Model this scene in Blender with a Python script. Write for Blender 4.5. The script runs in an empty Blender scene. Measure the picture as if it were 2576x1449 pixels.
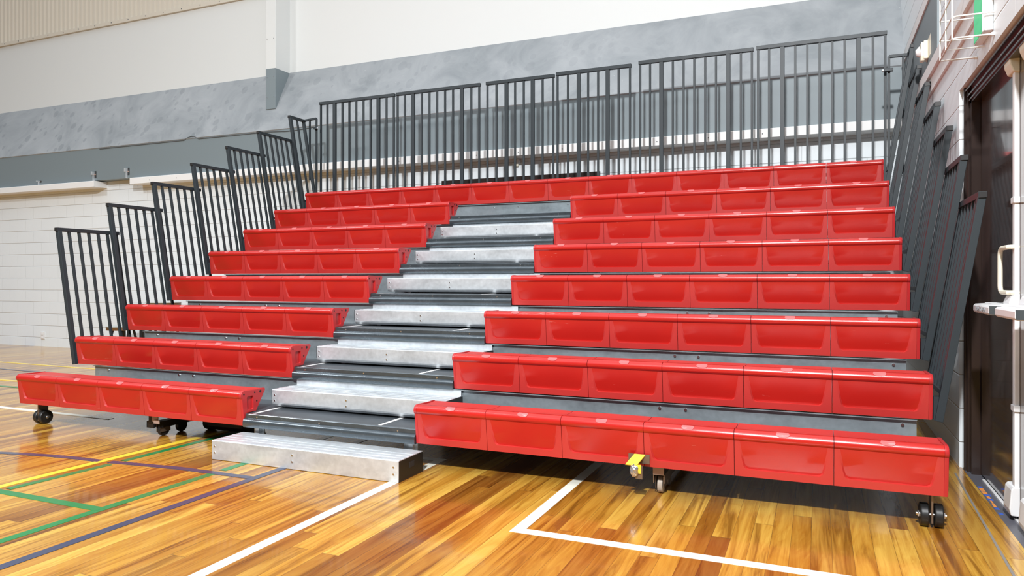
import bpy, bmesh, math, random
from mathutils import Vector, Matrix
random.seed(7)
S = bpy.context.scene
COL = S.collection
PI = math.pi

# ------------------------------------------------------------------ helpers
def box(bm, x0, x1, y0, y1, z0, z1):
    v = [bm.verts.new(p) for p in ((x0,y0,z0),(x1,y0,z0),(x1,y1,z0),(x0,y1,z0),(x0,y0,z1),(x1,y0,z1),(x1,y1,z1),(x0,y1,z1))]
    for f in ((0,3,2,1),(4,5,6,7),(0,1,5,4),(1,2,6,5),(2,3,7,6),(3,0,4,7)):
        bm.faces.new([v[i] for i in f])

def bar(bm, p, q, wa, wb, ref=(0,0,1)):
    """square section bar from p to q; wa along ref-ish side axis, wb along the other"""
    p, q = Vector(p), Vector(q); d = (q-p).normalized(); r = Vector(ref)
    if abs(d.dot(r)) > .95: r = Vector((0,1,0))
    a = d.cross(r).normalized(); b = a.cross(d).normalized()
    vs = []
    for c in (p, q):
        for s, t in ((-1,-1),(1,-1),(1,1),(-1,1)):
            vs.append(bm.verts.new(c + a*s*wa/2 + b*t*wb/2))
    for f in ((0,3,2,1),(4,5,6,7),(0,1,5,4),(1,2,6,5),(2,3,7,6),(3,0,4,7)):
        bm.faces.new([vs[i] for i in f])

def cyl(bm, p, q, r, n=20, r2=None):
    p, q = Vector(p), Vector(q); d = (q-p).normalized()
    a = d.orthogonal().normalized(); b = d.cross(a); r2 = r if r2 is None else r2
    A = [bm.verts.new(p + (a*math.cos(2*PI*i/n) + b*math.sin(2*PI*i/n))*r) for i in range(n)]
    B = [bm.verts.new(q + (a*math.cos(2*PI*i/n) + b*math.sin(2*PI*i/n))*r2) for i in range(n)]
    for i in range(n):
        bm.faces.new((A[i], A[(i+1)%n], B[(i+1)%n], B[i]))
    bm.faces.new(A[::-1]); bm.faces.new(B)

def prism_x(bm, prof, x0, x1):
    A = [bm.verts.new((x0,y,z)) for y, z in prof]; B = [bm.verts.new((x1,y,z)) for y, z in prof]
    n = len(prof)
    for i in range(n):
        bm.faces.new((A[i], A[(i+1)%n], B[(i+1)%n], B[i]))
    bm.faces.new(A[::-1]); bm.faces.new(B)

def prism_y(bm, prof, y0, y1):
    A = [bm.verts.new((x,y0,z)) for x, z in prof]; B = [bm.verts.new((x,y1,z)) for x, z in prof]
    n = len(prof)
    for i in range(n):
        bm.faces.new((A[i], A[(i+1)%n], B[(i+1)%n], B[i]))
    bm.faces.new(A[::-1]); bm.faces.new(B)

def tube(bm, pts, r, n=8):
    pts = [Vector(p) for p in pts]; rings = []
    prev = None
    for i, p in enumerate(pts):
        d = (pts[min(i+1,len(pts)-1)] - pts[max(i-1,0)]).normalized()
        if prev is None: a = d.orthogonal().normalized()
        else: a = (prev - d*prev.dot(d)).normalized()
        prev = a; b = d.cross(a)
        rings.append([bm.verts.new(p + (a*math.cos(2*PI*k/n) + b*math.sin(2*PI*k/n))*r) for k in range(n)])
    for i in range(len(rings)-1):
        for k in range(n):
            bm.faces.new((rings[i][k], rings[i][(k+1)%n], rings[i+1][(k+1)%n], rings[i+1][k]))
    bm.faces.new(rings[0][::-1]); bm.faces.new(rings[-1])

def mesh(name, fn, mat, smooth=False):
    bm = bmesh.new(); fn(bm)
    bmesh.ops.recalc_face_normals(bm, faces=bm.faces)
    me = bpy.data.meshes.new(name); bm.to_mesh(me); bm.free()
    me.materials.append(mat)
    if smooth:
        for p in me.polygons: p.use_smooth = True
        try: me.set_sharp_from_angle(angle=math.radians(35))
        except Exception: pass
    return me

def put(name, me, parent=None, loc=(0,0,0), bevel=0, label=None):
    o = bpy.data.objects.new(name, me); COL.objects.link(o)
    o.parent = parent; o.location = loc
    if bevel:
        m = o.modifiers.new('bevel', 'BEVEL'); m.width = bevel; m.segments = 2; m.limit_method = 'ANGLE'
        m.angle_limit = math.radians(40)
    if label: o['label'] = label
    return o

def part(name, fn, mat, parent=None, loc=(0,0,0), bevel=0, smooth=False, label=None):
    return put(name, mesh(name, fn, mat, smooth), parent, loc, bevel, label)

def thing(name, label, cat, loc=(0,0,0), group=None):
    o = bpy.data.objects.new(name, None); COL.objects.link(o); o.location = loc
    o.empty_display_size = .1
    return tag(o, label, cat, group)

def tag(o, label, cat, group=None):
    o['label'] = label; o['category'] = cat
    if group: o['group'] = group
    return o

def struct(name, fn, mat, bevel=0, smooth=False, label=None):
    o = part(name, fn, mat, None, (0,0,0), bevel, smooth, label); o['kind'] = 'structure'
    return o

# ------------------------------------------------------------------ materials
def mat(name, col, rough=.5, metal=0, spec=.5, coat=0, coat_rough=.1, emit=None, estr=0):
    m = bpy.data.materials.new(name); m.use_nodes = True
    b = m.node_tree.nodes['Principled BSDF']
    b.inputs['Base Color'].default_value = (*col, 1); b.inputs['Roughness'].default_value = rough
    b.inputs['Metallic'].default_value = metal; b.inputs['Specular IOR Level'].default_value = spec
    b.inputs['Coat Weight'].default_value = coat; b.inputs['Coat Roughness'].default_value = coat_rough
    if emit: b.inputs['Emission Color'].default_value = (*emit, 1); b.inputs['Emission Strength'].default_value = estr
    return m

class NT:
    def __init__(s, m): s.t = m.node_tree; s.b = s.t.nodes['Principled BSDF']
    def n(s, typ, **kw):
        x = s.t.nodes.new(typ)
        for k, v in kw.items(): setattr(x, k, v)
        return x
    def l(s, a, b): s.t.links.new(a, b)
    def math(s, op, a, b=None, c=None):
        x = s.n('ShaderNodeMath', operation=op)
        for i, v in enumerate((a, b, c)):
            if v is None: continue
            if isinstance(v, (int, float)): x.inputs[i].default_value = v
            else: s.l(v, x.inputs[i])
        return x.outputs[0]
    def ramp(s, fac, stops, interp='LINEAR'):
        r = s.n('ShaderNodeValToRGB'); e = r.color_ramp.elements; r.color_ramp.interpolation = interp
        while len(e) < len(stops): e.new(.5)
        for el, (p, c) in zip(e, stops): el.position = p; el.color = (*c, 1)
        s.l(fac, r.inputs[0]); return r.outputs[0]
    def mix(s, fac, a, b, blend='MIX'):
        x = s.n('ShaderNodeMix', data_type='RGBA', blend_type=blend)
        for sock, v in ((x.inputs[0], fac), (x.inputs[6], a), (x.inputs[7], b)):
            if isinstance(v, (int, float)): sock.default_value = v
            elif isinstance(v, tuple): sock.default_value = (*v, 1)
            else: s.l(v, sock)
        return x.outputs[2]
    def noise(s, vec, scale, detail=2, rough=.5, dist=0):
        x = s.n('ShaderNodeTexNoise'); x.inputs['Scale'].default_value = scale
        x.inputs['Detail'].default_value = detail; x.inputs['Roughness'].default_value = rough
        x.inputs['Distortion'].default_value = dist
        if vec is not None: s.l(vec, x.inputs['Vector'])
        return x
    def pos(s): return s.n('ShaderNodeNewGeometry').outputs['Position']
    def obj(s): return s.n('ShaderNodeTexCoord').outputs['Object']
    def mapv(s, vec, scale=(1,1,1), loc=(0,0,0)):
        m = s.n('ShaderNodeMapping'); m.inputs['Scale'].default_value = scale; m.inputs['Location'].default_value = loc
        s.l(vec, m.inputs['Vector']); return m.outputs[0]
    def bump(s, h, dist=.002, strength=1):
        b = s.n('ShaderNodeBump'); b.inputs['Distance'].default_value = dist; b.inputs['Strength'].default_value = strength
        s.l(h, b.inputs['Height']); s.l(b.outputs[0], s.b.inputs['Normal'])

# timber sports floor: boards run along Y
def floor_mat():
    m = mat('varnished_timber_boards', (.5,.25,.07), .16, spec=.45, coat=.25, coat_rough=.05); t = NT(m)
    sep = t.n('ShaderNodeSeparateXYZ'); t.l(t.pos(), sep.inputs[0])
    W = .076
    u = t.math('DIVIDE', sep.outputs[0], W); i = t.math('FLOOR', u); fu = t.math('FRACT', u)
    wn = t.n('ShaderNodeTexWhiteNoise', noise_dimensions='1D'); t.l(i, wn.inputs['W'])
    off = t.math('MULTIPLY', wn.outputs['Value'], 7.3)
    v = t.math('DIVIDE', t.math('ADD', sep.outputs[1], off), 2.9); j = t.math('FLOOR', v); fv = t.math('FRACT', v)
    comb = t.n('ShaderNodeCombineXYZ'); t.l(i, comb.inputs[0]); t.l(j, comb.inputs[1])
    bn = t.n('ShaderNodeTexWhiteNoise', noise_dimensions='3D'); t.l(comb.outputs[0], bn.inputs['Vector'])
    rnd = bn.outputs['Value']
    # grain, shifted per board
    gv = t.n('ShaderNodeCombineXYZ')
    t.l(t.math('ADD', sep.outputs[0], t.math('MULTIPLY', rnd, 31.0)), gv.inputs[0])
    t.l(sep.outputs[1], gv.inputs[1]); t.l(t.math('MULTIPLY', rnd, 17.0), gv.inputs[2])
    g1 = t.noise(t.mapv(gv.outputs[0], (15,.75,1)), 1.0, 5, .6, 1.4).outputs['Fac']
    g2 = t.noise(t.mapv(gv.outputs[0], (90,1.6,1)), 1.0, 3, .6, .5).outputs['Fac']
    g3 = t.noise(t.mapv(gv.outputs[0], (8,1.3,1)), 1.0, 3, .5, 2.5).outputs['Fac']
    base = t.ramp(rnd, [(0,(.24,.092,.015)),(.14,(.42,.195,.027)),(.5,(.54,.285,.040)),(.85,(.66,.405,.074)),(1,(.32,.125,.018))])
    fig = t.ramp(g1, [(.34,(.36,.24,.14)),(.46,(.80,.70,.58)),(.56,(1,1,1)),(.72,(1.0,1.0,1.0))])
    c = t.mix(.85, base, fig, 'MULTIPLY')
    fig2 = t.ramp(g3, [(.42,(1,1,1)),(.60,(.86,.74,.60)),(.66,(1,1,1))])
    c = t.mix(.7, c, fig2, 'MULTIPLY')
    fine = t.ramp(g2, [(.3,(.82,.76,.7)),(.6,(1,1,1))])
    c = t.mix(.6, c, fine, 'MULTIPLY')
    # seams
    e = t.math('MINIMUM', fu, t.math('SUBTRACT', 1.0, fu))
    seam = t.math('LESS_THAN', e, .012)
    ev = t.math('MINIMUM', fv, t.math('SUBTRACT', 1.0, fv)); seam2 = t.math('LESS_THAN', ev, .0006)
    s = t.math('MAXIMUM', seam, seam2)
    c = t.mix(t.math('MULTIPLY', s, .62), c, (.10,.045,.012))
    # nail dots
    vo = t.n('ShaderNodeTexVoronoi'); vo.inputs['Scale'].default_value = 6.5; t.l(t.pos(), vo.inputs['Vector'])
    dot = t.math('LESS_THAN', vo.outputs['Distance'], .022)
    c = t.mix(t.math('MULTIPLY', dot, .6), c, (.08,.035,.015))
    t.l(c, t.b.inputs['Base Color'])
    wv = t.noise(t.mapv(t.pos(), (6,.7,1)), 1.0, 2).outputs['Fac']
    rr = t.math('ADD', .12, t.math('MULTIPLY', wv, .14)); t.l(rr, t.b.inputs['Roughness'])
    h = t.math('SUBTRACT', t.math('MULTIPLY', g1, .15), s)
    t.bump(h, .0012, .25)
    return m

# painted concrete block wall; axis 0: wall in XZ, axis 1: wall in YZ
def block_mat(name, axis):
    m = mat(name, (.78,.82,.84), .42, spec=.4); t = NT(m)
    sep = t.n('ShaderNodeSeparateXYZ'); t.l(t.pos(), sep.inputs[0])
    H, Wd = .1905, .3905
    k = t.math('DIVIDE', t.math('SUBTRACT', sep.outputs[2], .141), H); i = t.math('FLOOR', k); fz = t.math('FRACT', k)
    sh = t.math('MULTIPLY', t.math('MODULO', t.math('ABSOLUTE', i), 2.0), .5)
    u = t.math('ADD', t.math('DIVIDE', sep.outputs[axis], Wd), sh); fu = t.math('FRACT', t.math('ADD', u, 100.0))
    ez = t.math('MULTIPLY', t.math('MINIMUM', fz, t.math('SUBTRACT', 1.0, fz)), H)
    eu = t.math('MULTIPLY', t.math('MINIMUM', fu, t.math('SUBTRACT', 1.0, fu)), Wd)
    hz = t.n('ShaderNodeMapRange'); hz.inputs['From Max'].default_value = .006; t.l(ez, hz.inputs['Value'])
    hu = t.n('ShaderNodeMapRange'); hu.inputs['From Max'].default_value = .004; hu.inputs['To Min'].default_value = .6; t.l(eu, hu.inputs['Value'])
    h = t.math('MINIMUM', hz.outputs[0], hu.outputs[0])
    nz = t.noise(t.pos(), 60, 3, .6).outputs['Fac']; pores = t.noise(t.pos(), 220, 2, .6).outputs['Fac']
    hh = t.math('ADD', h, t.math('MULTIPLY', t.math('ADD', nz, pores), .07))
    t.bump(hh, .007, .8)
    big = t.noise(t.pos(), 1.3, 3).outputs['Fac']
    c = t.ramp(big, [(.3,(.80,.85,.88)),(.7,(.83,.88,.905))])
    c = t.mix(t.math('MULTIPLY', t.math('SUBTRACT', 1.0, h), .35), c, (.50,.49,.48))
    t.l(c, t.b.inputs['Base Color'])
    return m

def scuffed_grey():
    m = mat('scuffed_grey_paint', (.25,.27,.28), .5); t = NT(m)
    v = t.mapv(t.pos(), (1,1.0,1.0))
    n1 = t.noise(v, 1.7, 5, .62, .8).outputs['Fac']
    sep = t.n('ShaderNodeSeparateXYZ'); t.l(t.pos(), sep.inputs[0])
    left = t.n('ShaderNodeMapRange'); left.inputs['From Min'].default_value = 4; left.inputs['From Max'].default_value = -5
    left.inputs['To Min'].default_value = .30; left.inputs['To Max'].default_value = 1.0; t.l(sep.outputs[0], left.inputs['Value'])
    c = t.ramp(n1, [(.32,(.225,.248,.262)),(.5,(.29,.312,.327)),(.68,(.345,.365,.38))])
    for sc, ox, th in ((5.2,0,.34),(6.6,3.7,.30),(4.1,9.1,.27)):
        nd = t.noise(t.mapv(t.pos(), (1,1,1), (ox,0,0)), 5.0, 2); sv = t.n('ShaderNodeVectorMath', operation='SCALE'); sv.inputs['Scale'].default_value = .05
        t.l(nd.outputs['Color'], sv.inputs[0])
        w = t.n('ShaderNodeVectorMath', operation='ADD'); t.l(t.mapv(t.pos(), (1,.6,.85), (ox,ox,0)), w.inputs[0]); t.l(sv.outputs[0], w.inputs[1])
        vo = t.n('ShaderNodeTexVoronoi'); vo.inputs['Scale'].default_value = sc; t.l(w.outputs[0], vo.inputs['Vector'])
        cs = t.n('ShaderNodeSeparateXYZ'); t.l(vo.outputs['Color'], cs.inputs[0])
        d = t.math('ADD', vo.outputs['Distance'], t.math('MULTIPLY', cs.outputs[0], .30))
        spot = t.ramp(d, [(th-.03,(1,1,1)),(th,(.0,.0,.0))])
        c = t.mix(t.math('MULTIPLY', t.math('MULTIPLY', spot, left.outputs[0]), .42), c, (.165,.188,.20))
    fl = t.n('ShaderNodeTexVoronoi'); fl.inputs['Scale'].default_value = 5.5; t.l(t.pos(), fl.inputs['Vector'])
    fleck = t.math('LESS_THAN', fl.outputs['Distance'], .035)
    c = t.mix(t.math('MULTIPLY', fleck, .35), c, (.6,.6,.6))
    t.l(c, t.b.inputs['Base Color'])
    return m

def steel_mat(name, col, rough, metal=.85):
    m = mat(name, col, rough, metal); t = NT(m)
    n = t.noise(t.mapv(t.pos(), (4,9,9)), 1.0, 4, .6, .6).outputs['Fac']
    n2 = t.noise(t.pos(), 38, 2, .5).outputs['Fac']
    f = t.math('ADD', t.math('MULTIPLY', n, .7), t.math('MULTIPLY', n2, .3))
    lo = tuple(c*.80 for c in col); hi = tuple(min(1, c*1.12) for c in col)
    t.l(t.ramp(f, [(.35,lo),(.65,hi)]), t.b.inputs['Base Color'])
    t.l(t.math('ADD', rough-.08, t.math('MULTIPLY', f, .16)), t.b.inputs['Roughness'])
    return m

def red_mat(name, c0, c1, rough, spec):
    m = mat(name, c0, rough, spec=spec); t = NT(m)
    n = t.noise(t.pos(), 2.2, 2).outputs['Fac']
    c = t.ramp(n, [(.3,c0),(.7,c1)])
    # pale scratches with a shape of their own
    sv = t.mapv(t.pos(), (2.2,8,30)); sn = t.noise(sv, 1.0, 3, .6, 3.0).outputs['Fac']
    scr = t.ramp(sn, [(.705,(0,0,0)),(.72,(1,1,1)),(.73,(0,0,0))])
    sm = t.noise(t.pos(), 2.7, 1).outputs['Fac']; sm2 = t.ramp(sm, [(.58,(0,0,0)),(.66,(1,1,1))])
    c = t.mix(t.math('MULTIPLY', t.math('MULTIPLY', scr, sm2), .45), c, (.85,.45,.40))
    t.l(c, t.b.inputs['Base Color'])
    fine = t.noise(t.pos(), 700, 2).outputs['Fac']; t.bump(fine, .0004, .35)
    return m

def door_mat():
    m = mat('dark_brown_gloss_door', (.055,.035,.03), .12, spec=.6, coat=.6, coat_rough=.05); t = NT(m)
    n = t.noise(t.mapv(t.pos(), (1,5,1.2)), 1.0, 3, .6, 1.2).outputs['Fac']
    t.l(t.ramp(n, [(.35,(.05,.033,.03)),(.65,(.085,.06,.055))]), t.b.inputs['Base Color'])
    d = t.noise(t.pos(), 5, 3).outputs['Fac']; t.bump(d, .004, .25)
    return m

M = {}
M['floor'] = floor_mat()
M['block_back'] = block_mat('white_painted_block_back', 0); M['block_right'] = block_mat('white_painted_block_right', 1)
M['white'] = mat('white_wall_paint', (.67,.69,.68), .55)
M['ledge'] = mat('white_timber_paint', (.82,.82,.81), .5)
M['grey'] = mat('grey_wall_paint', (.195,.237,.255), .5)
M['scuff'] = scuffed_grey()
M['dgrey'] = mat('dark_grey_paint', (.10,.11,.115), .5)
M['clad'] = mat('beige_cladding', (.60,.555,.47), .5)
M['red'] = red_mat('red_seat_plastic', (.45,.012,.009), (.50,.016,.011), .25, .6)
M['red_text_lit'] = red_mat('textured_red_plastic_light_tint', (.460,.021,.018), (.510,.028,.023), .44, .75)  # rougher finish; light caught by borders and tops is put into its paler red
M['red_cap'] = mat('red_end_cap_plastic', (.47,.024,.026), .30)
M['red_deep'] = mat('red_recess_plastic', (.50,.012,.014), .4)
M['rail'] = mat('charcoal_powder_coat', (.026,.034,.039), .45, spec=.34)
M['galv'] = steel_mat('galvanised_steel', (.70,.74,.77), .40, .55)
M['galv_dull'] = steel_mat('dull_galvanised_steel', (.36,.42,.45), .32, .6)
M['tread'] = steel_mat('grey_ribbed_tread', (.060,.069,.078), .48, .15)
M['nose'] = steel_mat('grey_aluminium_nosing', (.11,.13,.145), .26, .7)
M['black'] = mat('black_rubber', (.012,.012,.012), .4)
M['blacksteel'] = mat('black_steel', (.014,.013,.013), .45)
M['steel'] = mat('bright_bolt_steel', (.75,.75,.75), .25, 1)
M['brownsteel'] = mat('bronze_plate_steel', (.30,.24,.19), .35, .8)
M['wheel_tan'] = mat('pale_wheel_rubber', (.42,.36,.30), .5)
M['yellow'] = mat('yellow_paint', (.85,.60,.04), .4)
M['foil'] = mat('crumpled_silver_tape', (.62,.62,.64), .25, .9)
M['door'] = door_mat()
M['frame'] = mat('dark_brown_gloss_paint', (.030,.019,.016), .18, spec=.6)
M['hw'] = mat('white_enamel_hardware', (.80,.80,.80), .35)
M['cream'] = mat('cream_plastic', (.80,.76,.62), .4)
M['darkcap'] = mat('dark_grey_cap', (.055,.065,.07), .4)
M['l_white'] = mat('white_court_paint', (.88,.86,.74), .22)
M['l_green'] = mat('green_court_paint', (.015,.20,.058), .2)
M['l_blue'] = mat('navy_court_paint', (.048,.056,.10), .2)
M['l_yellow'] = mat('yellow_court_paint', (.86,.62,.05), .2)
M['paper'] = mat('white_paper', (.8,.78,.72), .6)
M['wire'] = mat('white_wire', (.82,.82,.80), .4)
M['stool_top'] = mat('pale_grey_stool_top', (.50,.54,.52), .4)
M['stool_wood'] = mat('brown_stool_edge', (.16,.07,.02), .45)
M['green_sign'] = mat('green_lit_sign', (.05,.50,.20), .4, emit=(.08,.62,.28), estr=.55)
M['white_sign'] = mat('white_lit_sign', (.85,.85,.85), .4, emit=(1,1,1), estr=.7)
M['text'] = mat('grey_lettering', (.28,.30,.32), .5)
M['gap'] = mat('black_gap_strip', (.02,.02,.02), .8)
M['screed'] = mat('dark_grey_painted_step', (.11,.11,.13), .35)
M['orange'] = mat('orange_worn_paint', (.80,.30,.07), .5)
M['bluep'] = mat('blue_worn_paint', (.05,.12,.50), .5)
M['pink_plate'] = mat('primer_plate', (.42,.30,.25), .5)
M['mortar'] = mat('mortar', (.22,.20,.18), .7)

# ------------------------------------------------------------------ dimensions
W = .422; R = .4558; H = .2427; ZB = .152     # module width, row depth, row rise, bottom of the front row's seat face
XR = 14*W
def row_y(k): return (k-1)*R + (.06 if k == 8 else 0)
def row_z(k): return ZB + (k-1)*H
YW = 4.22                                       # block wall face
XW = 6.16                                       # right wall face
ORD = ['', 'front', 'second', 'third', 'fourth', 'fifth', 'sixth', 'seventh', 'top']

# ------------------------------------------------------------------ the hall
fl = struct('floor', lambda b: box(b, -13, 6.171, -7, 6.0, -.06, 0), M['floor'])
NLINE = [0]
def line(pts, w, m, z=.0012, label=None):
    NLINE[0] += 1; z = .0010 + .00012*NLINE[0]
    def f(b):
        P = [Vector((x,y,0)) for x, y in pts]; Lf, Rt = [], []
        for i, p in enumerate(P):
            d1 = (P[i]-P[i-1]).normalized() if i else (P[1]-P[0]).normalized()
            d2 = (P[i+1]-P[i]).normalized() if i < len(P)-1 else d1
            n1 = Vector((-d1.y,d1.x,0)); n2 = Vector((-d2.y,d2.x,0)); n = (n1+n2).normalized()
            k = w/2/max(.3, n.dot(n1))
            Lf.append(p+n*k); Rt.append(p-n*k)
        for a, c in ((Lf, Rt),):
            top = [b.verts.new(v+Vector((0,0,z))) for v in a], [b.verts.new(v+Vector((0,0,z))) for v in c]
            bot = [b.verts.new(v) for v in a], [b.verts.new(v) for v in c]
            for i in range(len(P)-1):
                b.faces.new((top[0][i], top[0][i+1], top[1][i+1], top[1][i]))
                b.faces.new((bot[0][i], bot[1][i], bot[1][i+1], bot[0][i+1]))
                b.faces.new((top[0][i], bot[0][i], bot[0][i+1], top[0][i+1]))
                b.faces.new((top[1][i], top[1][i+1], bot[1][i+1], bot[1][i]))
    return part('court_line', f, m, fl, label=label)
line([(3.372,-3.2),(3.372,.258),(2.6,.258)], .055, M['l_white'], label='white court line turning a corner under the step')
line([(4.25,3.0),(4.25,-.667),(6.1,-.667)], .055, M['l_white'], label='white court line with a corner beside the right bench')
line([(2.368,-2.6),(2.368,-.475)], .05, M['l_green']); line([(2.368,-.425),(2.368,.9)], .05, M['l_green'])
line([(-2.0,-1.157),(2.368,-1.165)], .05, M['l_green'])
line([(1.638,-1.12),(1.670,-.575)], .045, M['l_green']); line([(1.672,-.49),(1.694,.6)], .045, M['l_green'])
line([(1.556,-3),(1.556,-.6),(1.592,.6)], .05, M['l_yellow'], .0018)
line([(2.645,-3),(2.645,.6)], .05, M['l_blue'])
arc = []
for a in range(13):
    s = a/12; arc.append((-1.2 + s*2.75, -1.65 + 1.107*math.sin(s*PI/2)))
line(arc, .045, M['l_blue']); line([(1.622,-.535),(2.105,-.482),(2.62,-.478)], .045, M['l_blue'])
line([(-9,2.62),(-1.0,2.48)], .05, M['l_yellow']); line([(-9,2.11),(-1.0,2.04)], .045, M['l_blue'])
arc = [(-5+.25*i, 1.46-.012*(i-11)**2*.35) for i in range(13)]
line(arc, .045, M['l_yellow']); line([(-9,1.163),(-1.2,1.163)], .045, M['l_green'], .001)
line([(-9,.385),(.45,.385)], .05, M['l_white'])
# loose board patch joint in the floor near the door
part('floor_joint', lambda b: bar(b, (6.115,1.11,.0008), (6.05,-1.0,.0008), .010, .0016), M['mortar'], fl)
# threshold step beyond the floor edge, in the doorway
th = struct('trim_1', lambda b: box(b, 6.172, 7.4, -3, 1.2, -.06, -.002), M['screed'], label='dark painted threshold at the double door')
part('paint_patch', lambda b: [box(b, 6.176+.012*random.random(), 6.19+.015*random.random(), y, y+.05, -.003, -.0012) for y in (.50,.56,.64,.72,.78)], M['orange'], th, label='worn orange paint on the threshold')
part('paint_patch', lambda b: [box(b, 6.178, 6.195+.015*random.random(), y, y+.03, -.003, -.0014) for y in (.38,.46,.61,.69,.84)], M['bluep'], th, label='worn blue paint on the threshold')
part('door_sill', lambda b: box(b, 6.222, 6.236, -2.5, 1.0, -.003, .006), M['hw'], th)

# back wall
struct('wall_back', lambda b: box(b, -13, 6.6, YW, YW+.3, -.06, 2.62), M['block_back'])
struct('trim_2', lambda b: box(b, -13, XW, 4.06, YW+.02, 2.562, 3.06), M['grey'], label='flat grey board band above the white block wall')
def slope(b):
    prism_x(b, [(4.050,3.050),(4.058,3.040),(4.30,3.06),(4.52,3.06),(4.52,3.925),(4.488,3.925)], -13, 6.6)
struct('trim_3', slope, M['scuff'], label='sloping grey board band with round ball marks')
struct('wall_back_upper', lambda b: box(b, -13, 6.6, 4.49, 4.8, 3.92, 7.2), M['white'])
def clad(b):
    pr = []; x = -13.0
    while x < 6.6:
        pr += [(x,4.484),(x+.012,4.462),(x+.05,4.462),(x+.062,4.484)]; x += .10
    A = [b.verts.new((px,py,5.10)) for px, py in pr]; B = [b.verts.new((px,py,7.2)) for px, py in pr]
    for i in range(len(pr)-1): b.faces.new((A[i],A[i+1],B[i+1],B[i]))
cl = struct('wall_back_cladding', clad, M['clad'], label='ribbed beige metal cladding high on the back wall')
part('flashing', lambda b: box(b, -13, 6.6, 4.452, 4.489, 5.06, 5.115), M['clad'], cl)
def screws(b):
    x = -12.9
    while x < 0:
        cyl(b, (x,4.455,5.09), (x,4.449,5.09), .008, 8); x += .37
part('screw', screws, M['dgrey'], cl)
# ledge pieces (one missing between the hooks)
def ledge(b, x0, x1): prism_x(b, [(4.0,2.462),(4.0,2.545),(4.006,2.551),(YW,2.551),(YW,2.462)], x0, x1)
def ledge_l(b): ledge(b, -13, -4.55)
def ledge_r(b): ledge(b, -3.80, XW)
struct('trim_4', ledge_l, M['ledge'], label='white timber ledge on the back wall, piece left of the gap')
lr = struct('trim_5', ledge_r, M['ledge'], label='long white timber ledge on the back wall behind the railings')
part('screw', lambda b: [cyl(b, (x,4.001,2.50), (x,3.996,2.50), .006, 8) for x in [-3.4+.52*i for i in range(18)]], M['dgrey'], lr)
# column against the upper wall
colm = thing('column', 'white boxed column with grey foot on the upper back wall', 'column', (-1.38,4.35,3.37))
part('shaft', lambda b: box(b, -.081, .081, -.15, .16, .545, 3.9), M['white'], colm, bevel=.004)
part('foot', lambda b: box(b, -.082, .082, -.152, .14, 0, .548), M['grey'], colm, bevel=.003, label='grey painted foot')
part('screw', lambda b: [cyl(b, (x,-.150,z), (x,-.157,z), .006, 8) for x in (-.055,.055) for z in (.16,.43,.95,1.5)], M['steel'], colm)

# doors behind the top row
d2 = struct('door_2', lambda b: box(b, 1.23, 3.21, YW-.012, YW+.03, 0, 2.262), M['frame'], label='dark brown double door behind the top row')
part('door_leaf', lambda b: box(b, 1.30, 2.21, YW-.028, YW-.010, .01, 2.20), M['door'], d2)
part('door_leaf', lambda b: box(b, 2.23, 3.14, YW-.028, YW-.010, .01, 2.20), M['door'], d2)

# right wall with the door opening
YC = 1.27; ZT = 2.135
def rwall(b):
    box(b, XW, XW+.30, YC, YW+.3, -.06, 7.2)
    box(b, XW, XW+.30, -3.5, YC, ZT, 7.2)
struct('wall_right', rwall, M['block_right'])
struct('trim_6', lambda b: box(b, XW-.02, XW+.01, 1.95, 4.055, 2.56, 3.02), M['grey'], label='grey board panel on the right wall above the ledge')
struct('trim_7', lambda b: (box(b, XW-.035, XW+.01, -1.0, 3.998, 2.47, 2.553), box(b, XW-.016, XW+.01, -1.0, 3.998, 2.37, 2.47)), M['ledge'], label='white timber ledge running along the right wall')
struct('trim_8', lambda b: box(b, XW-.03, XW+.01, -1.0, 4.03, 3.02, 3.1), M['ledge'], label='white batten above the grey panel on the right wall')
# door in the right wall
dr = struct('door_1', lambda b: (box(b, XW+.035, XW+.12, YC-.145, YC-.02, -.01, ZT), box(b, XW+.035, XW+.12, -3.4, YC-.02, ZT-.10, ZT)), M['frame'], label='dark brown gloss door frame in the right wall')
def mould(b):
    for dx, dy in ((.012,-.060),(.024,-.083)):
        box(b, XW+dx, XW+.06, YC+dy-.008, YC+dy+.004, -.01, ZT)
    box(b, XW+.015, XW+.06, YC-.045, YC+.0, -.01, ZT)
    for dz in (-.015,-.05,-.075):
        box(b, XW+.012-dz*.2, XW+.06, -3.4, YC-.05, ZT+dz-.012, ZT+dz)
part('moulding', mould, M['frame'], dr, bevel=.003)
def leaf(b, y0, y1): box(b, 6.238, 6.28, y0, y1, .008, ZT-.06)
lf = part('door_leaf', lambda b: leaf(b, .286, 1.105), M['door'], dr, bevel=.002)
ln = part('door_leaf', lambda b: leaf(b, -.54, .280), M['door'], dr, bevel=.002)
def dhandle(b):
    y0, y1, z0, z1, r, X = .475, .31, 1.005, 1.207, .035, 6.20
    pts = [(6.238,y1,z0),(X+.006,y1,z0),(X,y1+.006,z0)] + [(X, y0-r+r*math.sin(a), z0+r-r*math.cos(a)) for a in [i*PI/12 for i in range(7)]] \
        + [(X, y0-r+r*math.cos(a), z1-r+r*math.sin(a)) for a in [i*PI/12 for i in range(7)]] + [(X,y1+.006,z1),(X+.006,y1,z1),(6.238,y1,z1)]
    tube(b, pts, .0105, 10)
part('pull_handle', dhandle, M['cream'], lf, smooth=True, label='cream D-shaped pull handle')
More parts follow.
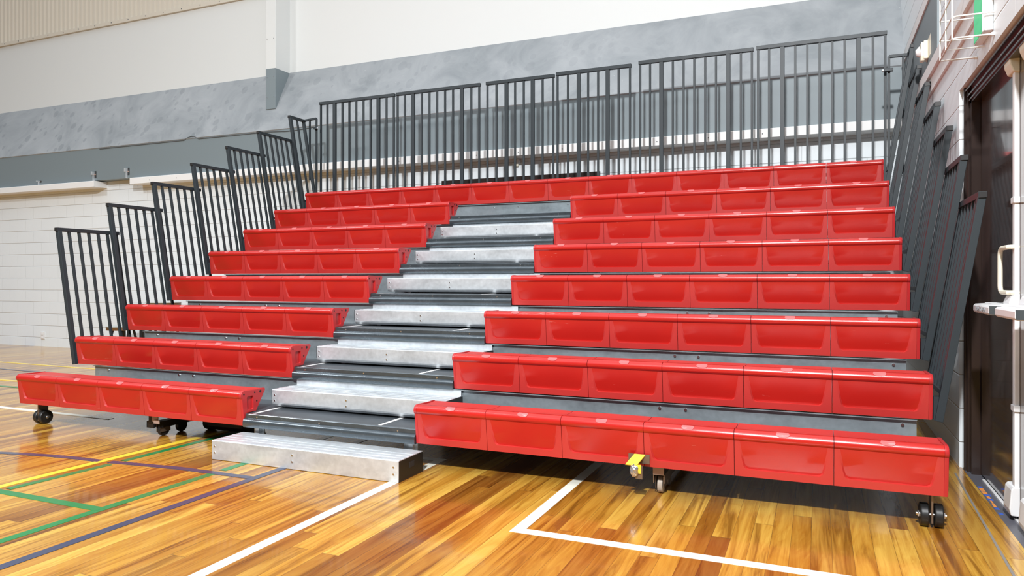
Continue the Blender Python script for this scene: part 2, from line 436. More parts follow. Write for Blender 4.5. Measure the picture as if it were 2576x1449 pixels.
def hardware(leaf_o, y, far):
    # y: the edge of the leaf nearest the meeting joint
    part('latch_rod', lambda b: box(b, 6.219, 6.2385, y+.012, y+.050, .10, 2.0), M['hw'], leaf_o, bevel=.003)
    for z in (1.40,.48): part('rod_guide', lambda b: box(b, 6.214, 6.2388, y+.002, y+.060, z, z+.028), M['hw'], leaf_o, bevel=.003)
    tl = part('top_latch', lambda b: prism_y(b, [(6.2388,1.975),(6.212,1.98),(6.199,2.015),(6.196,2.08),(6.205,2.105),(6.2388,2.11)], y, y+.105), M['cream'], leaf_o, bevel=.005, label='cream latch box at the door head')
    part('screw', lambda b: cyl(b, (6.215,y+.002,2.05), (6.215,y-.003,2.05), .006, 10), M['steel'], tl)
    part('bottom_latch', lambda b: prism_y(b, [(6.2388,.02),(6.204,.022),(6.197,.05),(6.204,.135),(6.212,.148),(6.2388,.15)], y, y+.115), M['hw'], leaf_o, bevel=.005)
    part('floor_bolt', lambda b: cyl(b, (6.222,y+.05,-.002), (6.222,y+.05,.024), .012, 14), M['blacksteel'], leaf_o, smooth=True)
    part('latch_case', lambda b: prism_y(b, [(6.2388,.90),(6.215,.90),(6.198,.925),(6.196,.962),(6.208,.992),(6.2388,1.0)], y, y+.11), M['hw'], leaf_o, bevel=.005)
def pbar(b, y0, y1):
    prism_y(b, [(6.124,.905),(6.117,.913),(6.117,.938),(6.124,.947),(6.165,.950),(6.165,.905)], y0, y1)
def push(leaf_o, y0, y1, yb):
    p = part('push_bar', lambda b: pbar(b, y0, y1), M['hw'], leaf_o, bevel=.002)
    part('bar_end_cap', lambda b: box(b, 6.119, 6.164, y0-.008, y0-.0005, .908, .946), M['darkcap'], p, label='dark end cap of the push bar')
    part('bar_body', lambda b: box(b, 6.166, 6.2385, yb, y1+.012, .912, .954), M['hw'], leaf_o, bevel=.004)
    return p
hardware(lf, .288, True); hardware(ln, .02, False)
pb = push(lf, .275, .615, .295); push(ln, -.19, .150, -.30)
# lettering on the far push bar
fc = bpy.data.curves.new('push_lettering', 'FONT'); fc.body = 'PUSH TO OPEN'; fc.size = .028; fc.extrude = .0006; fc.align_x = 'CENTER'
tmp = bpy.data.objects.new('t', fc); COL.objects.link(tmp)
dg = bpy.context.evaluated_depsgraph_get(); dg.update()
tm = bpy.data.meshes.new_from_object(tmp.evaluated_get(dg)); bpy.data.objects.remove(tmp)
tm.materials.clear(); tm.materials.append(M['text'])
to = put('lettering', tm, pb, (6.1164,.445,.916)); to.rotation_euler = (PI/2, 0, -PI/2)
to['label'] = 'grey words PUSH TO OPEN on the bar'

# ------------------------------------------------------------------ seat modules
def face_z(): return [0,.020,.034,.0358,.042,.050,.060,.072,.085,.11,.135,.155,.168]
def a_of(z):
    a = W*(.098 - (z-.036)/.132*.055)
    if z < .043: a += .010*(.043-z)/.007 + .004
    elif z < .061: a += .002
    return a
def seat_fn(b):
    x0, x1 = .0013, W-.0013
    prof = []                                     # (y,z,kind)
    for z in face_z(): prof.append((-.020*z/.168, z, 'f'))
    prof += [(-.0245,.172,'p'),(-.0295,.178,'p'),(-.0315,.187,'p'),(-.0300,.197,'p'),(-.0250,.2065,'p'),(-.0165,.2135,'p'),(-.006,.2165,'p'),
             (.012,.2165,'s'),(.03,.2145,'t'),(.07,.2095,'t'),(.12,.208,'t'),(.160,.2095,'s'),(.178,.211,'p'),(.184,.207,'p'),(.183,.201,'p'),
             (.104,.080,'p'),(.096,.075,'p'),(.022,.074,'p'),(.016,.066,'p'),(.014,0,'p')]
    rows = []
    for y, z, k in prof:
        a = a_of(min(max(z,.034),.168)) if k == 'f' else (W*.043 if k != 't' else W*.06)
        xs = [x0, a*.55, a, a+.007, W*.3, W*.5, W*.7, W-a-.007, W-a, W-a*.55, x1]
        r = []
        for n, x in enumerate(xs):
            yy, zz = y, z
            inner = 3 <= n <= 7
            if k == 'f' and inner and z > .0355 and z < .16:
                tt = 1-(z-.036)/.124; dpt = .0085*tt + .0050*tt*tt
                yy += dpt
            if k == 't' and 2 <= n <= 8: zz -= .004 if inner else .002
            r.append(b.verts.new((x,yy,zz)))
        rows.append(r)
    n = len(rows)
    for i in range(n):
        p, q = rows[i], rows[(i+1)%n]
        for j in range(len(p)-1):
            f = b.faces.new((p[j],p[j+1],q[j+1],q[j])); ka, kb = prof[i][2], prof[(i+1)%n][2]
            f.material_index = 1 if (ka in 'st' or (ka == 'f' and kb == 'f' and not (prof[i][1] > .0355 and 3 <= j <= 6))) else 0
    b.faces.new([r[0] for r in rows]); b.faces.new([r[-1] for r in rows][::-1])
SEAT = mesh('seat', seat_fn, M['red'], True); SEAT.materials.append(M['red_text_lit'])
def tag_fn(b):
    # number-tag plate seated on the front roll, straight back edge and rounded front edge
    cx = W*.5; pts = []
    outline = [(-.027,.0),(-.024,1.0),(.024,1.0),(.027,.0)]
    ring = [(-.0255,1.0),(.0255,1.0),(.029,.45)] + [(.026*math.cos(a), .22-.30*math.sin(a)*.75) for a in [PI*i/8 for i in range(1,8)]] + [(-.029,.45)]
    def roll(s):     # s 1 = back/top of roll, 0 = front
        ang = math.radians(20 + 62*s); r = .0262
        return (-.0065 - r*math.cos(ang)*.93, .1905 + r*math.sin(ang))
    cen = roll(.5)
    top = []
    for x, s in ring:
        y, z = roll(s); top.append((cx+x, y, z))
    lo = [b.verts.new((x, y+.004, z-.004)) for x, y, z in top]; hi = [b.verts.new((x, y-.0014, z+.0018)) for x, y, z in top]
    m = b.verts.new((cx, cen[0]-.0002, cen[1]+.0010))
    k = len(top)
    for i in range(k):
        b.faces.new((lo[i], lo[(i+1)%k], hi[(i+1)%k], hi[i])); b.faces.new((hi[i], hi[(i+1)%k], m))
TAG = mesh('seat_tag', tag_fn, mat('smooth_red_tag_glint', (.66,.13,.13), .2), False)  # paler than the seat red: the tag's glint is put into its colour
CAPP = [(0,0),(-.020,.168),(-.0245,.172),(-.0300,.180),(-.0318,.189),(-.029,.200),(-.0235,.2085),(-.0145,.2150),(-.004,.2180),
        (.03,.2175),(.09,.2145),(.150,.2135),(.180,.2135),(.187,.209),(.186,.202),(.106,.080),(.104,.0760),(.024,.0755),(.017,.064),(.014,0)]
def cap_fn(side):
    def f(b):
        t = .016; xo, xi = (t, 0) if side > 0 else (-t, 0)
        n = len(CAPP)
        I = [b.verts.new((xi,y,z)) for y, z in CAPP]
        O = [b.verts.new((xo*.72,y,z)) for y, z in CAPP]
        cy, cz = .05, .14
        E = [b.verts.new((xo,y+(cy-y)*.025,z+(cz-z)*.025)) for y, z in CAPP]
        for A, B2 in ((I,O),(O,E)):
            for i in range(n): b.faces.new((A[i],A[(i+1)%n],B2[(i+1)%n],B2[i]))
        b.faces.new(I)
        # outer face with a recessed window
        win = [(.026,.098),(.030,.092),(.074,.092),(.080,.098),(.079,.172),(.074,.178),(.028,.178),(.022,.172)]
        Wn = [b.verts.new((xo,y,z)) for y, z in win]; Wi = [b.verts.new((xo*.25,y+( .052-y)*.05,z+(.135-z)*.05)) for y, z in win]
        for i in range(len(win)): b.faces.new((Wn[i],Wn[(i+1)%len(win)],Wi[(i+1)%len(win)],Wi[i]))
        b.faces.new(Wi)
        es = [b.edges.get((E[i],E[(i+1)%n])) for i in range(n)] + [b.edges.get((Wn[i],Wn[(i+1)%len(Wn)])) for i in range(len(Wn))]
        bmesh.ops.triangle_fill(b, use_beauty=True, use_dissolve=False, edges=es)
    return f
CAPL = mesh('end_cap', cap_fn(-1), M['red_cap'], True); CAPR = mesh('end_cap', cap_fn(1), M['red_cap'], True)
def screw_fn(side):
    def f(b):
        x = .0165*side
        for y, z in ((-.004,.195),(.090,.196),(.108,.140),(.008,.030)):
            cyl(b, (x*.8,y,z), (x*1.06,y,z), .0055, 10)
        # oval hand grip near the back edge
        for i in range(1):
            cyl(b, (x*.9,.140,.196), (x*1.02,.140,.196), .009, 12)
    return f
SCRL = mesh('screw', screw_fn(-1), M['blacksteel']); SCRR = mesh('screw', screw_fn(1), M['blacksteel'])

def bench(k, c0, n, label):
    r = thing('bench', label, 'bench', (c0*W, row_y(k), row_z(k)), 'red plastic benches of the grandstand')
    for i in range(n):
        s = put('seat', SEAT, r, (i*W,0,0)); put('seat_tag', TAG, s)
    a = put('end_cap', CAPL, r, (.0005,0,0)); put('screw', SCRL, a)
    c = put('end_cap', CAPR, r, (n*W-.0005,0,0)); put('screw', SCRR, c)
    return r
for k in range(1, 8):
    ex = {1:('front row, castor under its far end','front row, yellow bracket beneath'), 7:('row just below the top one','row just below the top one')}.get(k, (ORD[k]+' row from the floor',)*2)
    bench(k, 0, 5, 'red five-seat bench left of the aisle, '+ex[0])
    bench(k, 8, 6, 'red six-seat bench right of the aisle, '+ex[1])
bench(8, 0, 14, 'long unbroken red fourteen-seat bench of the top row below the back railing')

# ------------------------------------------------------------------ tiers (decks, nosings, risers, posts)
X0, X1 = .15, 5.86
def deck_fn(last):
    def f(b):
        # from behind the nosing to under the next row
        box(b, .03, XR-.03, .026, R+.10 if not last else .50, .055, .0735)
    return f
NOSE = [(.030,.0745),(.010,.0745),(.0075,.071),(.0075,.050),(-.002,.048),(-.011,.043),(-.016,.035),(-.0175,.026),(-.0175,.004),(-.012,-.005),(.020,-.005),(.030,.004)]
def nose_fn(b): prism_x(b, NOSE, 5*W+.018, 8*W-.018)
for k in range(1, 9):
    t = thing('tier_platform', 'steel deck of the '+ORD[k]+' seating row with its riser and posts', 'platform', (0,row_y(k),row_z(k)), 'stepped decks of the grandstand')
    last = k == 8
    part('deck', deck_fn(last), M['tread'], t)
    if not last:
        ns = part('nosing', nose_fn, M['nose'], t, smooth=True)
        part('screw', lambda b: [cyl(b, (x,.0085,.058), (x,.0055,.058), .005, 10) for x in (5*W+.11, 6.5*W-.05, 8*W-.14)], M['steel'], ns)
        ry = R + (.06 if k == 7 else 0) + .025
        rs = part('riser', lambda b: box(b, X0, X1, ry, ry+.003, .0735, .232) if k < 8 else None, M['galv_dull'], t)
        part('riser_lip', lambda b: box(b, X0, X1, ry-.022, ry+.002, .2315, .2365), M['galv_dull'], t)
        for x in (.30,1.05,1.19,4.62,4.76,5.80): part('bolt', lambda b: cyl(b, (x,ry-.001,.205), (x,ry-.007,.205), .008, 10), M['steel'], rs)
        if k == 7: part('screw', lambda b: [cyl(b, (x,ry-.001,.20), (x,ry-.005,.20), .006, 8) for x in (2.35,2.62,3.15)], M['steel'], rs)
    for x in ((2.165,3.09) if k < 8 else ()): part('joint_strip', lambda b: box(b, x, x+.022, .03, R, .0735, .0752), M['ledge'], t, label='pale joint strip across the deck')
    br = part('end_bracket', lambda b: (box(b, -.008, .20, .024, .11, .0, .054), box(b, XR-.20, XR+.008, .024, .11, .0, .054)), M['blacksteel'], t, bevel=.003)
    if k > 1: part('bolt', lambda b: (cyl(b, (.10,.025,.028), (.10,.0185,.028), .010, 12), cyl(b, (XR-.10,.025,.028), (XR-.10,.0185,.028), .010, 12)), M['steel'], br)
    if k == 1:
        part('support_bracket', lambda b: (box(b, 2.16,2.24,.05,.056,-.075,0), box(b, 2.15,2.25,.02,.05,-.078,-.072), box(b, 2.185,2.215,.03,.05,-.06,0)), M['galv'], t)
        part('support_bracket', lambda b: (box(b, 3.25,3.34,.05,.056,-.075,0), box(b, 3.24,3.35,.02,.05,-.078,-.072), box(b, 3.29,3.32,.03,.05,-.06,0)), M['galv'], t)

# twin-wheel castors under the front bench
def castor(x, label):
    c = thing('castor', label, 'castor', (x,.075,0), 'castors under the front row')
    part('plate', lambda b: box(b, -.004, .004, -.038, .038, .022, .1515), M['brownsteel'], c, bevel=.001)
    part('wheel', lambda b: cyl(b, (-.044,0,.05), (-.010,0,.05), .05, 32), M['black'], c, bevel=.006, smooth=True)
    part('wheel', lambda b: cyl(b, (.010,0,.05), (.044,0,.05), .05, 32), M['black'], c, bevel=.006, smooth=True)
    part('axle', lambda b: (cyl(b, (-.058,0,.05), (.058,0,.05), .008, 12), cyl(b, (.046,0,.05), (.052,0,.05), .014, 6), cyl(b, (-.052,0,.05), (-.046,0,.05), .014, 6)), M['steel'], c)
castor(.13, 'black twin-wheel castor under the far left end of the front bench')
castor(5.87, 'black twin-wheel castor under the near right end of the front bench')
# long wheel carriages running back under the stand
def carriage(x, label, left):
    c = thing('wheel_carriage', label, 'undercarriage', (x,0,0), 'wheel carriages under the grandstand')
    def chan(b):
        prism_y(b, [(-.028,.060),(-.028,.104),(.028,.104),(.028,.060),(.024,.060),(.024,.100),(-.024,.100),(-.024,.060)], .06, 3.5)
    part('channel', chan, M['brownsteel'] if not left else M['blacksteel'], c)
    for y in (.12,.27,1.0,1.9,2.8,3.4):
        part('wheel', lambda b: cyl(b, (-.013,y,.042), (.013,y,.042), .042, 28), M['wheel_tan'] if not left else M['black'], c, bevel=.004, smooth=True)
    part('fork', lambda b: [box(b, s*.019-.0015, s*.019+.0015, .08, .16, .03, .09) for s in (-1,1)], M['brownsteel'], c)
    part('mount_plate', lambda b: box(b, -.027, .027, .05, .056, .104, .152), M['pink_plate'], c)
    if left:
        part('side_bracket', lambda b: (box(b, -.10,-.03,.07,.075,.055,.10), box(b, -.10,-.095,.07,.12,.055,.10), box(b, -.07,-.03,.06,.10,.09,.15)), M['blacksteel'], c)
        part('clip_plate', lambda b: box(b, .0,.05,.04,.045,.095,.12), M['pink_plate'], c)
carriage(4.70, 'steel channel with a pale wheel under the right front bench', False)
carriage(1.30, 'black channel with wheels and bracket under the left front bench', True)
dv = thing('drive_unit', 'black motor drive box on the floor under the left front bench', 'motor', (1.62,.42,0))
part('housing', lambda b: box(b, -.16,.18,-.09,.16,.012,.14), M['blacksteel'], dv, bevel=.03, smooth=True)
part('roller', lambda b: (cyl(b, (-.20,-.02,.055), (-.15,-.02,.055), .055, 28), cyl(b, (.17,-.02,.055), (.23,-.02,.055), .055, 28)), M['black'], dv, smooth=True)

# ------------------------------------------------------------------ aisle steps
ST = (2.14, 3.405)
def step_fn(h0, h1, y0, y1, chamfer):
    def f(b):
        if chamfer: prism_x(b, [(y0+.022,h0),(y0+.004,h0+.016),(y0,h0+.026),(y0,h1-.003),(y0+.003,h1),(y1,h1),(y1,h0)], *ST)
        else: prism_x(b, [(y0,h0),(y0,h1-.003),(y0+.003,h1),(y1,h1),(y1,h0)], ST[0]-.02, ST[1])
    return f
def step_detail(r, h0, h1, y0, y1, xa, xb):
    part('rivet', lambda b: [cyl(b, (x,y0+.001,z), (x,y0-.003,z), .0055, 10) for x in (xa+.022,(xa+xb)/2-.05,xb-.03) for z in (h1-.035,h1-.072)], M['steel'], r)
    part('grip_rib', lambda b: [box(b, xa+.004, xb-.004, y, y+.016, h1-.001, h1+.0016) for y in (y0+.012, y0+.06, y0+.108, y0+.156)], M['galv'], r)
fs = thing('step_box', 'galvanised metal step box on the floor at the aisle foot', 'step', (0,0,0), 'galvanised aisle steps')
part('shell', step_fn(.002,.115,-.256,-.004,False), M['galv'], fs, bevel=.0015)
step_detail(fs, 0, .115, -.256, 0, 2.12, 3.405)
part('end_plate', lambda b: (box(b, 3.402, 3.4065, -.252, -.008, .004, .111)), M['blacksteel'], fs, label='black end plate')
part('slot', lambda b: box(b, 3.4065, 3.408, -.15, -.10, .055, .085), M['gap'], fs)
for k in range(1, 7):
    s = thing('step_box', 'galvanised metal step box in the aisle on the '+ORD[k]+' row deck', 'step', (0,row_y(k),row_z(k)), 'galvanised aisle steps')
    part('shell', step_fn(.086,.196,.232,R+.02,True), M['galv'], s, bevel=.0012)
    step_detail(s, .085, .196, .232, R, *ST)
    part('back_flange', lambda b: box(b, ST[0]+.012, ST[1]-.0, R+.006, R+.010, .196, .2308), M['galv'], s)
    for xa, xc in ((ST[0]-.004,ST[0]-.0002),(ST[1]+.0002,ST[1]+.004)): part('end_plate', lambda b: prism_x(b, [(.258,.088),(.234,.116),(.234,.194),(R+.018,.194),(R+.018,.088)], xa, xc), M['blacksteel'], s, label='black end plate')
    part('foot', lambda b: [box(b, x, x+.03, .30, .40, .0757, .0855) for x in (2.30,3.07)], M['galv_dull'], s)

# ------------------------------------------------------------------ back railing panels
YB = 3.52
XS = [[-.021,.073,.177,.287,.385,.481,.581,.678,.785,.893,.990],[1.041,1.136,1.243,1.354,1.452,1.549,1.649,1.747,1.856,1.969,2.064],
      [2.162,2.268,2.384,2.483,2.581,2.682,2.792,2.909],[2.956,3.068,3.185,3.283,3.387,3.486,3.598,3.712],
      [3.814,3.912,4.022,4.132,4.234,4.335,4.437,4.536,4.648,4.760,4.858],[4.912,5.008,5.122,5.232,5.333,5.434,5.537,5.639,5.750,5.862,5.957]]
ZTB = [3.177,3.181,3.183,3.195,3.210,3.217]
names = ['leftmost of the six panels, nearest the latch gate','second panel from the left','third from the left, one of two narrow panels','fourth from the left, narrow, right of the bell','fifth from the left, wide panel','rightmost of the six panels, nearest the door wall']
ZD = row_z(8)+.0735
for q, xs in enumerate(XS):
    zt = ZTB[q]; xa = xs[0]
    g = thing('guard_rail', 'charcoal back railing behind the top row, '+names[q], 'railing', (xa,YB,ZD), 'back railing panels')
    top = zt - ZD
    part('top_rail', lambda b: box(b, -.014, xs[-1]-xa+.014, -.018, .018, top-.034, top), M['rail'], g, bevel=.002)
    part('bottom_rail', lambda b: box(b, -.014, xs[-1]-xa+.011, -.014, .014, .06, .09), M['rail'], g, bevel=.002)
    for i, x in enumerate(xs):
        if i in (2, len(xs)-3): part('post', lambda b: box(b, x-xa-.019, x-xa+.019, -.016, .016, 0, top-.03), M['rail'], g, bevel=.002)
        else: part('baluster', lambda b: box(b, x-xa-.0098, x-xa+.0098, -.010, .010, .07, top-.03), M['rail'], g, bevel=.0012)

# ------------------------------------------------------------------ side railing panels
def side_rail(side, k, label):
    yk, zk = row_y(k), row_z(k)
    xb = -.045 if side < 0 else XR+.042
    dx = (-.200 if side < 0 else .176)
    if side > 0 and k == 8: dx = .178
    top = 1.077 if side < 0 else 1.062
    if k == 8: top += .04 if side < 0 else .07
    g = thing('guard_rail', label, 'railing', (xb,yk,zk), 'left side railing panels' if side < 0 else 'right side railing panels')
    n = 7; span = .52
    if k == 8: span = .236; n = 3
    def P(y, z): return Vector((dx*z/1.07, y, z))
    bot = .13
    part('post', lambda b: bar(b, P(.0,-.005), P(.0,top-.012), .034, .034, (0,1,0)), M['rail'], g, bevel=.002)
    part('top_rail', lambda b: bar(b, P(-.022,top), P(span+.022,top), .036, .030), M['rail'], g, bevel=.002)
    part('end_plug', lambda b: bar(b, P(-.0245,top), P(-.021,top), .030, .026), M['blacksteel'], g)
    part('bottom_rail', lambda b: bar(b, P(.0,bot), P(span,bot), .028, .024), M['rail'], g, bevel=.002)
    for i in range(1, n):
        y = span*i/(n-1)
        if k == 8 and i == n-1:
            part('post', lambda b: bar(b, P(y,-.002), P(y,top-.012), .030, .030, (0,1,0)), M['rail'], g, bevel=.002)
        else:
            part('baluster', lambda b: bar(b, P(y,bot), P(y,top-.012), .019, .019, (0,1,0)), M['rail'], g, bevel=.0012)
    part('foot_bracket', lambda b: box(b, -.004 if side < 0 else -.022, .024 if side < 0 else .004, .0, .05, .0, .11), M['rail'], g)
    if k == 8:
        # short return across the corner, with a latch to the back railing
        xe = (-.061 if side < 0 else 5.982) - xb; tp = P(span,top)
        zr = top if side > 0 else top+.012
        part('return_rail', lambda b: bar(b, tp, (xe,span,zr), .026, .024), M['rail'], g, bevel=.002)
        part('return_post', lambda b: box(b, xe-.010, xe+.010, span-.010, span+.010, .03, zr), M['rail'], g, bevel=.0012)
        xm = (tp.x+xe)/2 if side < 0 else xe+.11
        zlow = .12 if side > 0 else .40
        part('return_bar', lambda b: box(b, xm-.009, xm+.009, span-.009, span+.009, zlow, zr), M['rail'], g, bevel=.0012)
        xl = .02 if side < 0 else -.02
        lt = part('latch', lambda b: box(b, min(xe-.012*(1 if side < 0 else 3.2),xe+.012), max(xe+.035 if side < 0 else xe+.03, xe), span-.045, span-.012, zr-.135, zr-.110), M['rail'], g, bevel=.003)
        part('latch_bolt', lambda b: cyl(b, (xe-(-.035 if side < 0 else .04),span-.028,zr-.122), (xe-(-.048 if side < 0 else .056),span-.028,zr-.122), .012, 14), M['galv'], lt, smooth=True)
    return g
for side, nm in ((-1,'left'),(1,'right')):
    for k in range(2, 9):
        e = {2:'second row, lowest of its side', 8:'top row, with latched corner return', 7:'row just below the top one'}.get(k, ORD[k]+' row from the floor')
        side_rail(side, k, 'charcoal leaning side railing, %s end of the %s' % (nm, e))

# ------------------------------------------------------------------ small things
yb = thing('lock_bracket', 'yellow folded bracket wrapped in silver tape under the right front bench', 'bracket', (4.62,-.012,.152))
part('back_plate', lambda b: box(b, -.052,.052,-.010,-.005,.018,.062), M['brownsteel'], yb)
def ybent(b):
    v = [(-.022,-.012,.063),(.032,-.012,.063),(.0,-.062,.020),(-.055,-.062,.020)]
    A = [b.verts.new(p) for p in v]; B = [b.verts.new((x,y+.003,z-.004)) for x, y, z in v]
    for i in range(4): b.faces.new((A[i],A[(i+1)%4],B[(i+1)%4],B[i]))
    b.faces.new(A); b.faces.new(B[::-1])
part('folded_flap', ybent, M['yellow'], yb, label='yellow folded flap')
part('hanging_tab', lambda b: box(b, -.012,.020,-.058,-.053,-.020,.022), M['yellow'], yb, label='yellow tab')
def crumple(b):
    bmesh.ops.create_icosphere(b, subdivisions=3, radius=1)
    rr = random.Random(3)
    for v in b.verts:
        f = 1 + .28*(rr.random()-.5); v.co = Vector((-.012+v.co.x*.020*f, -.060+v.co.y*.012*f, -.006+v.co.z*.030*f))
part('tape_wrap', crumple, M['foil'], yb, label='crumpled silver tape')
part('hanger_plate', lambda b: box(b, -.008,.026,-.050,-.046,-.048,.018), M['brownsteel'], yb)

def scrap(x, y, z, w, d, rz, label):
    o = part('paper_scrap', lambda b: box(b, -w/2, w/2, -d/2, d/2, 0, .004), M['paper'], None, (x,y,z), .001); o.rotation_euler = (0,0,rz); tag(o, label, 'paper')
scrap(2.5*W, row_y(7)+.06, row_z(7)+.2125, .10, .05, .3, 'flat scrap of card lying on the left seventh-row bench')
scrap(10.75*W, row_y(7)+.06, row_z(7)+.2125, .13, .06, .1, 'white paper lying on the right seventh-row bench')
scrap(2.95, row_y(7)+.12, row_z(7)+.0752, .09, .03, .2, 'small pale litter on the highest aisle deck')

bell = thing('alarm_bell', 'round white alarm bell on the block wall behind the back railing', 'bell', (2.225,YW+.0005,2.43))
part('dome', lambda b: (cyl(b, (0,0,0), (0,-.03,0), .036, 28), cyl(b, (0,-.03,0), (0,-.048,0), .036, 28, .022)), M['hw'], bell, smooth=True)
part('bracket', lambda b: box(b, -.016,.016,-.035,0,-.055,-.028), M['cream'], bell, bevel=.003)

out = thing('wall_outlet', 'white power outlet low on the left block wall', 'outlet', (-6.015,YW,.115))
part('plate', lambda b: box(b, -.043,.043,-.012,0,0,.115), M['hw'], out, bevel=.003)
part('socket', lambda b: (box(b, -.025,.025,-.022,-.012,.012,.05), box(b, -.025,.025,-.018,-.012,.065,.10)), M['hw'], out, bevel=.003)

def hook(x, z0, z1, label):
    h = thing('wall_hook', label, 'hook', (x,4.059,z0), 'hooks on the grey band')
    part('slot_plate', lambda b: box(b, .0,.034,-.004,.001,.0,z1-z0), M['blacksteel'], h)
    part('arm', lambda b: (box(b, -.022,.002,-.05,.0,(z1-z0)*.42,(z1-z0)*.92), box(b, -.010,.0,-.03,.0,-.05,(z1-z0)*.45)), M['galv'], h, bevel=.003)
    part('crossbar', lambda b: box(b, .002,.034,-.012,-.004,(z1-z0)*.42,(z1-z0)*.53), M['pink_plate'], h)
hook(-4.61, 2.60, 2.70, 'small metal wall hook at the left side of the ledge gap')
hook(-3.91, 2.605, 2.71, 'small metal wall hook at the right side of the ledge gap')
hook(-5.85, 2.597, 2.625, 'tiny dark wall hook at the far left of the grey band')

cab = part('cable', lambda b: tube(b, [(-4.5,4.0555,3.03)] + [(-2.8+.07*i, 4.0555, 3.03+.045*math.sin(i*PI/4)) for i in range(5)] + [(-1.9,4.0555,3.028),(-1.3,4.0555,3.03),(-1.0,4.0555,3.012),(-.8,4.0555,3.015),(-.55,4.0555,3.03)], .006, 6), M['dgrey'])
tag(cab, 'loose dark cable along the lower edge of the sloping band', 'cable')

def stool(x, y, h, label):
    s = thing('stool', label, 'stool', (x,y,0), 'stools behind the left railings')
    part('seat', lambda b: cyl(b, (0,0,h-.012), (0,0,h), .225, 36), M['stool_top'], s, bevel=.006, smooth=True)
    part('rim', lambda b: cyl(b, (0,0,h-.055), (0,0,h-.012), .215, 36), M['stool_wood'], s, smooth=True)
    for i in range(4):
        a = PI/4+i*PI/2
        part('leg', lambda b: bar(b, (.13*math.cos(a),.13*math.sin(a),h-.05), (.21*math.cos(a),.21*math.sin(a),0), .024, .024), M['blacksteel'], s)
stool(-3.62, 3.75, .415, 'low round stool on the floor behind the lowest left railing')
stool(-3.25, 3.75, .745, 'tall pale-topped stool behind the left railings, the nearer left one')
stool(-2.80, 3.72, .765, 'tall pale-topped stool behind the left railings, right of the other tall one')

sen = thing('motion_sensor', 'cream motion sensor on the right wall above the ledge', 'sensor', (XW-.021,2.40,2.63))
def sens(b):
    prism_x(b, [(-.05,.0),(.05,.0),(.05,.13),(-.05,.13)], -.028, 0)
    prism_x(b, [(-.035,-.01),(.035,-.01),(.045,.02),(.045,.12),(-.045,.12),(-.045,.02)], -.045, -.02)
part('body', sens, M['cream'], sen, bevel=.006)
part('lens', lambda b: (cyl(b, (-.045,0,.06), (-.072,0,.055), .042, 20, .02)), M['hw'], sen, smooth=True)
part('wall_box', lambda b: box(b, 0,.028,-.16,.06,.0,.14), M['cream'], sen)

ex = thing('exit_sign', 'green and white lit exit sign inside a wire cage over the door', 'sign', (XW,.51,2.205))
part('case', lambda b: box(b, -.036,-.0005,-.112,.13,0,.22), M['hw'], ex, bevel=.004)
part('green_panel', lambda b: box(b, -.0385,-.0355,-.07,.115,.006,.214), M['green_sign'], ex, label='green lit panel')
part('white_panel', lambda b: box(b, -.0385,-.0355,-.108,-.072,.006,.214), M['white_sign'], ex, label='white lit panel')
cg = thing('wire_cage', 'white wire guard cage around the exit sign over the door', 'cage', (XW,.57,2.18))
def cage(b):
    D = -.165; y0, y1 = -.19, .19; z0, z1 = .0, .42; r = .0038
    for z in (z0,.10,.20,.31,z1):
        tube(b, [(0,y0,z),(D*.9,y0,z),(D,y0+.012,z),(D,y1-.012,z),(D*.9,y1,z),(0,y1,z)], r, 6)
    for y in (y0+.01,y0+.19,y1-.01):
        tube(b, [(-.003,y,z0),(D,y,z0),(D,y,z1),(-.003,y,z1)], r, 6)
part('wire', cage, M['wire'], cg, smooth=True)
for y in (-.19,.19):
    for z in (.0,.20): part('mount_lug', lambda b: box(b, -.014,-.0005,y-.008,y+.008,z-.008,z+.008), M['wire'], cg, bevel=.003)

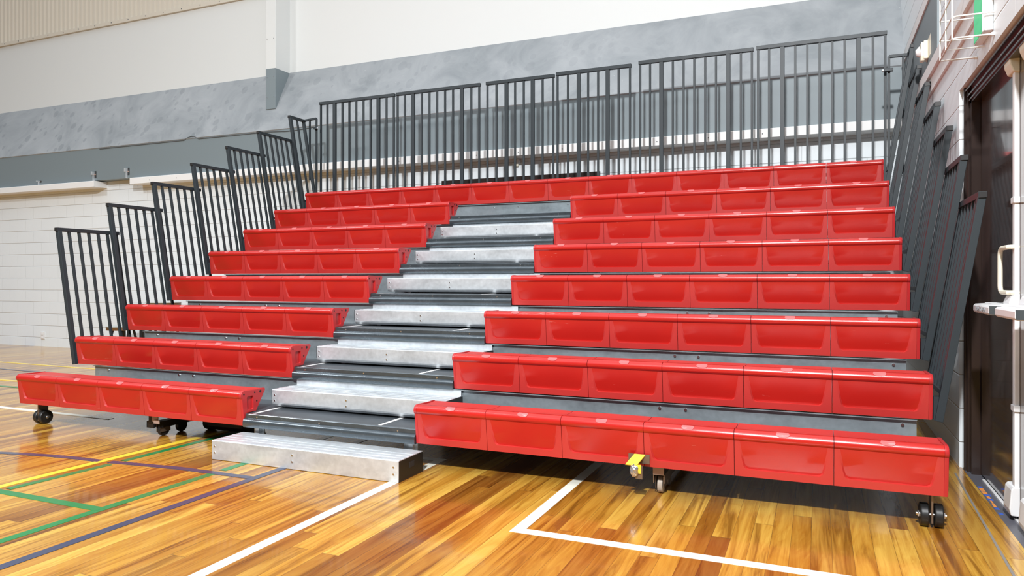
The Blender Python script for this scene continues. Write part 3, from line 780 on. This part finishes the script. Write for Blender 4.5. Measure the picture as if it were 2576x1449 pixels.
# ------------------------------------------------------------------ light
w = bpy.data.worlds.new('hall_light'); S.world = w; w.use_nodes = True
nt = w.node_tree; bg = nt.nodes['Background']
tc = nt.nodes.new('ShaderNodeTexCoord'); sp = nt.nodes.new('ShaderNodeSeparateXYZ'); nt.links.new(tc.outputs['Generated'], sp.inputs[0])
rp = nt.nodes.new('ShaderNodeValToRGB'); mr = nt.nodes.new('ShaderNodeMapRange')
mr.inputs['From Min'].default_value = -1; mr.inputs['From Max'].default_value = 1
nt.links.new(sp.outputs[2], mr.inputs['Value']); nt.links.new(mr.outputs[0], rp.inputs[0])
e = rp.color_ramp.elements
e[0].position = .0; e[0].color = (.04,.04,.04,1); e[1].position = 1; e[1].color = (2.0,2.1,2.25,1)
x = e.new(.5); x.color = (.11,.115,.12,1)
x = e.new(.72); x.color = (.33,.35,.37,1)
x = e.new(.86); x.color = (1.75,1.83,1.95,1)
nt.links.new(rp.outputs[0], bg.inputs['Color']); bg.inputs['Strength'].default_value = .95

def area(name, loc, target, sx, sy, power, col=(1,1,1)):
    l = bpy.data.lights.new(name, 'AREA'); l.shape = 'RECTANGLE'; l.size = sx; l.size_y = sy; l.energy = power; l.color = col
    o = bpy.data.objects.new(name, l); COL.objects.link(o); o.location = loc
    o.rotation_euler = (Vector(target)-Vector(loc)).to_track_quat('-Z','Y').to_euler()
    return o
area('flood_lamp', (5.2,-6.0,5.8), (2.5,1.5,1.2),   .30, .30, 1400, (.97,.985,1))
for lx, ly, pw in ((-4.5,-4.6,470),(0,-3.2,90),(5,-3.2,70)):  # leftmost lamp is an unseen fill, added to brighten the right wall
    area('high_bay_and_fill_lamp', (lx,ly,6.8), (lx+(2.5 if pw > 300 else 0),ly+(2.0 if pw > 300 else 1.0),0), 1.0, .6, pw, (.96,.985,1))

# ------------------------------------------------------------------ camera
cam = bpy.data.cameras.new('camera'); co = bpy.data.objects.new('camera', cam); COL.objects.link(co)
cam.sensor_fit = 'HORIZONTAL'; cam.sensor_width = 36; cam.lens = 36*1815.064/2576
cam.shift_y = -(724.5-705.118)/2576
co.location = (5.4218,-3.4927,1.0597); co.rotation_euler = (PI/2, 0, .4012)
cam.clip_start = .05; cam.clip_end = 100
S.camera = co
S.view_settings.view_transform = 'Standard'; S.view_settings.look = 'None'; S.view_settings.gamma = 1
S.view_settings.use_curve_mapping = False; S.view_settings.exposure = -0.52
S.cycles.max_bounces = 8; S.cycles.diffuse_bounces = 4; S.cycles.glossy_bounces = 4
S.cycles.use_denoising = True
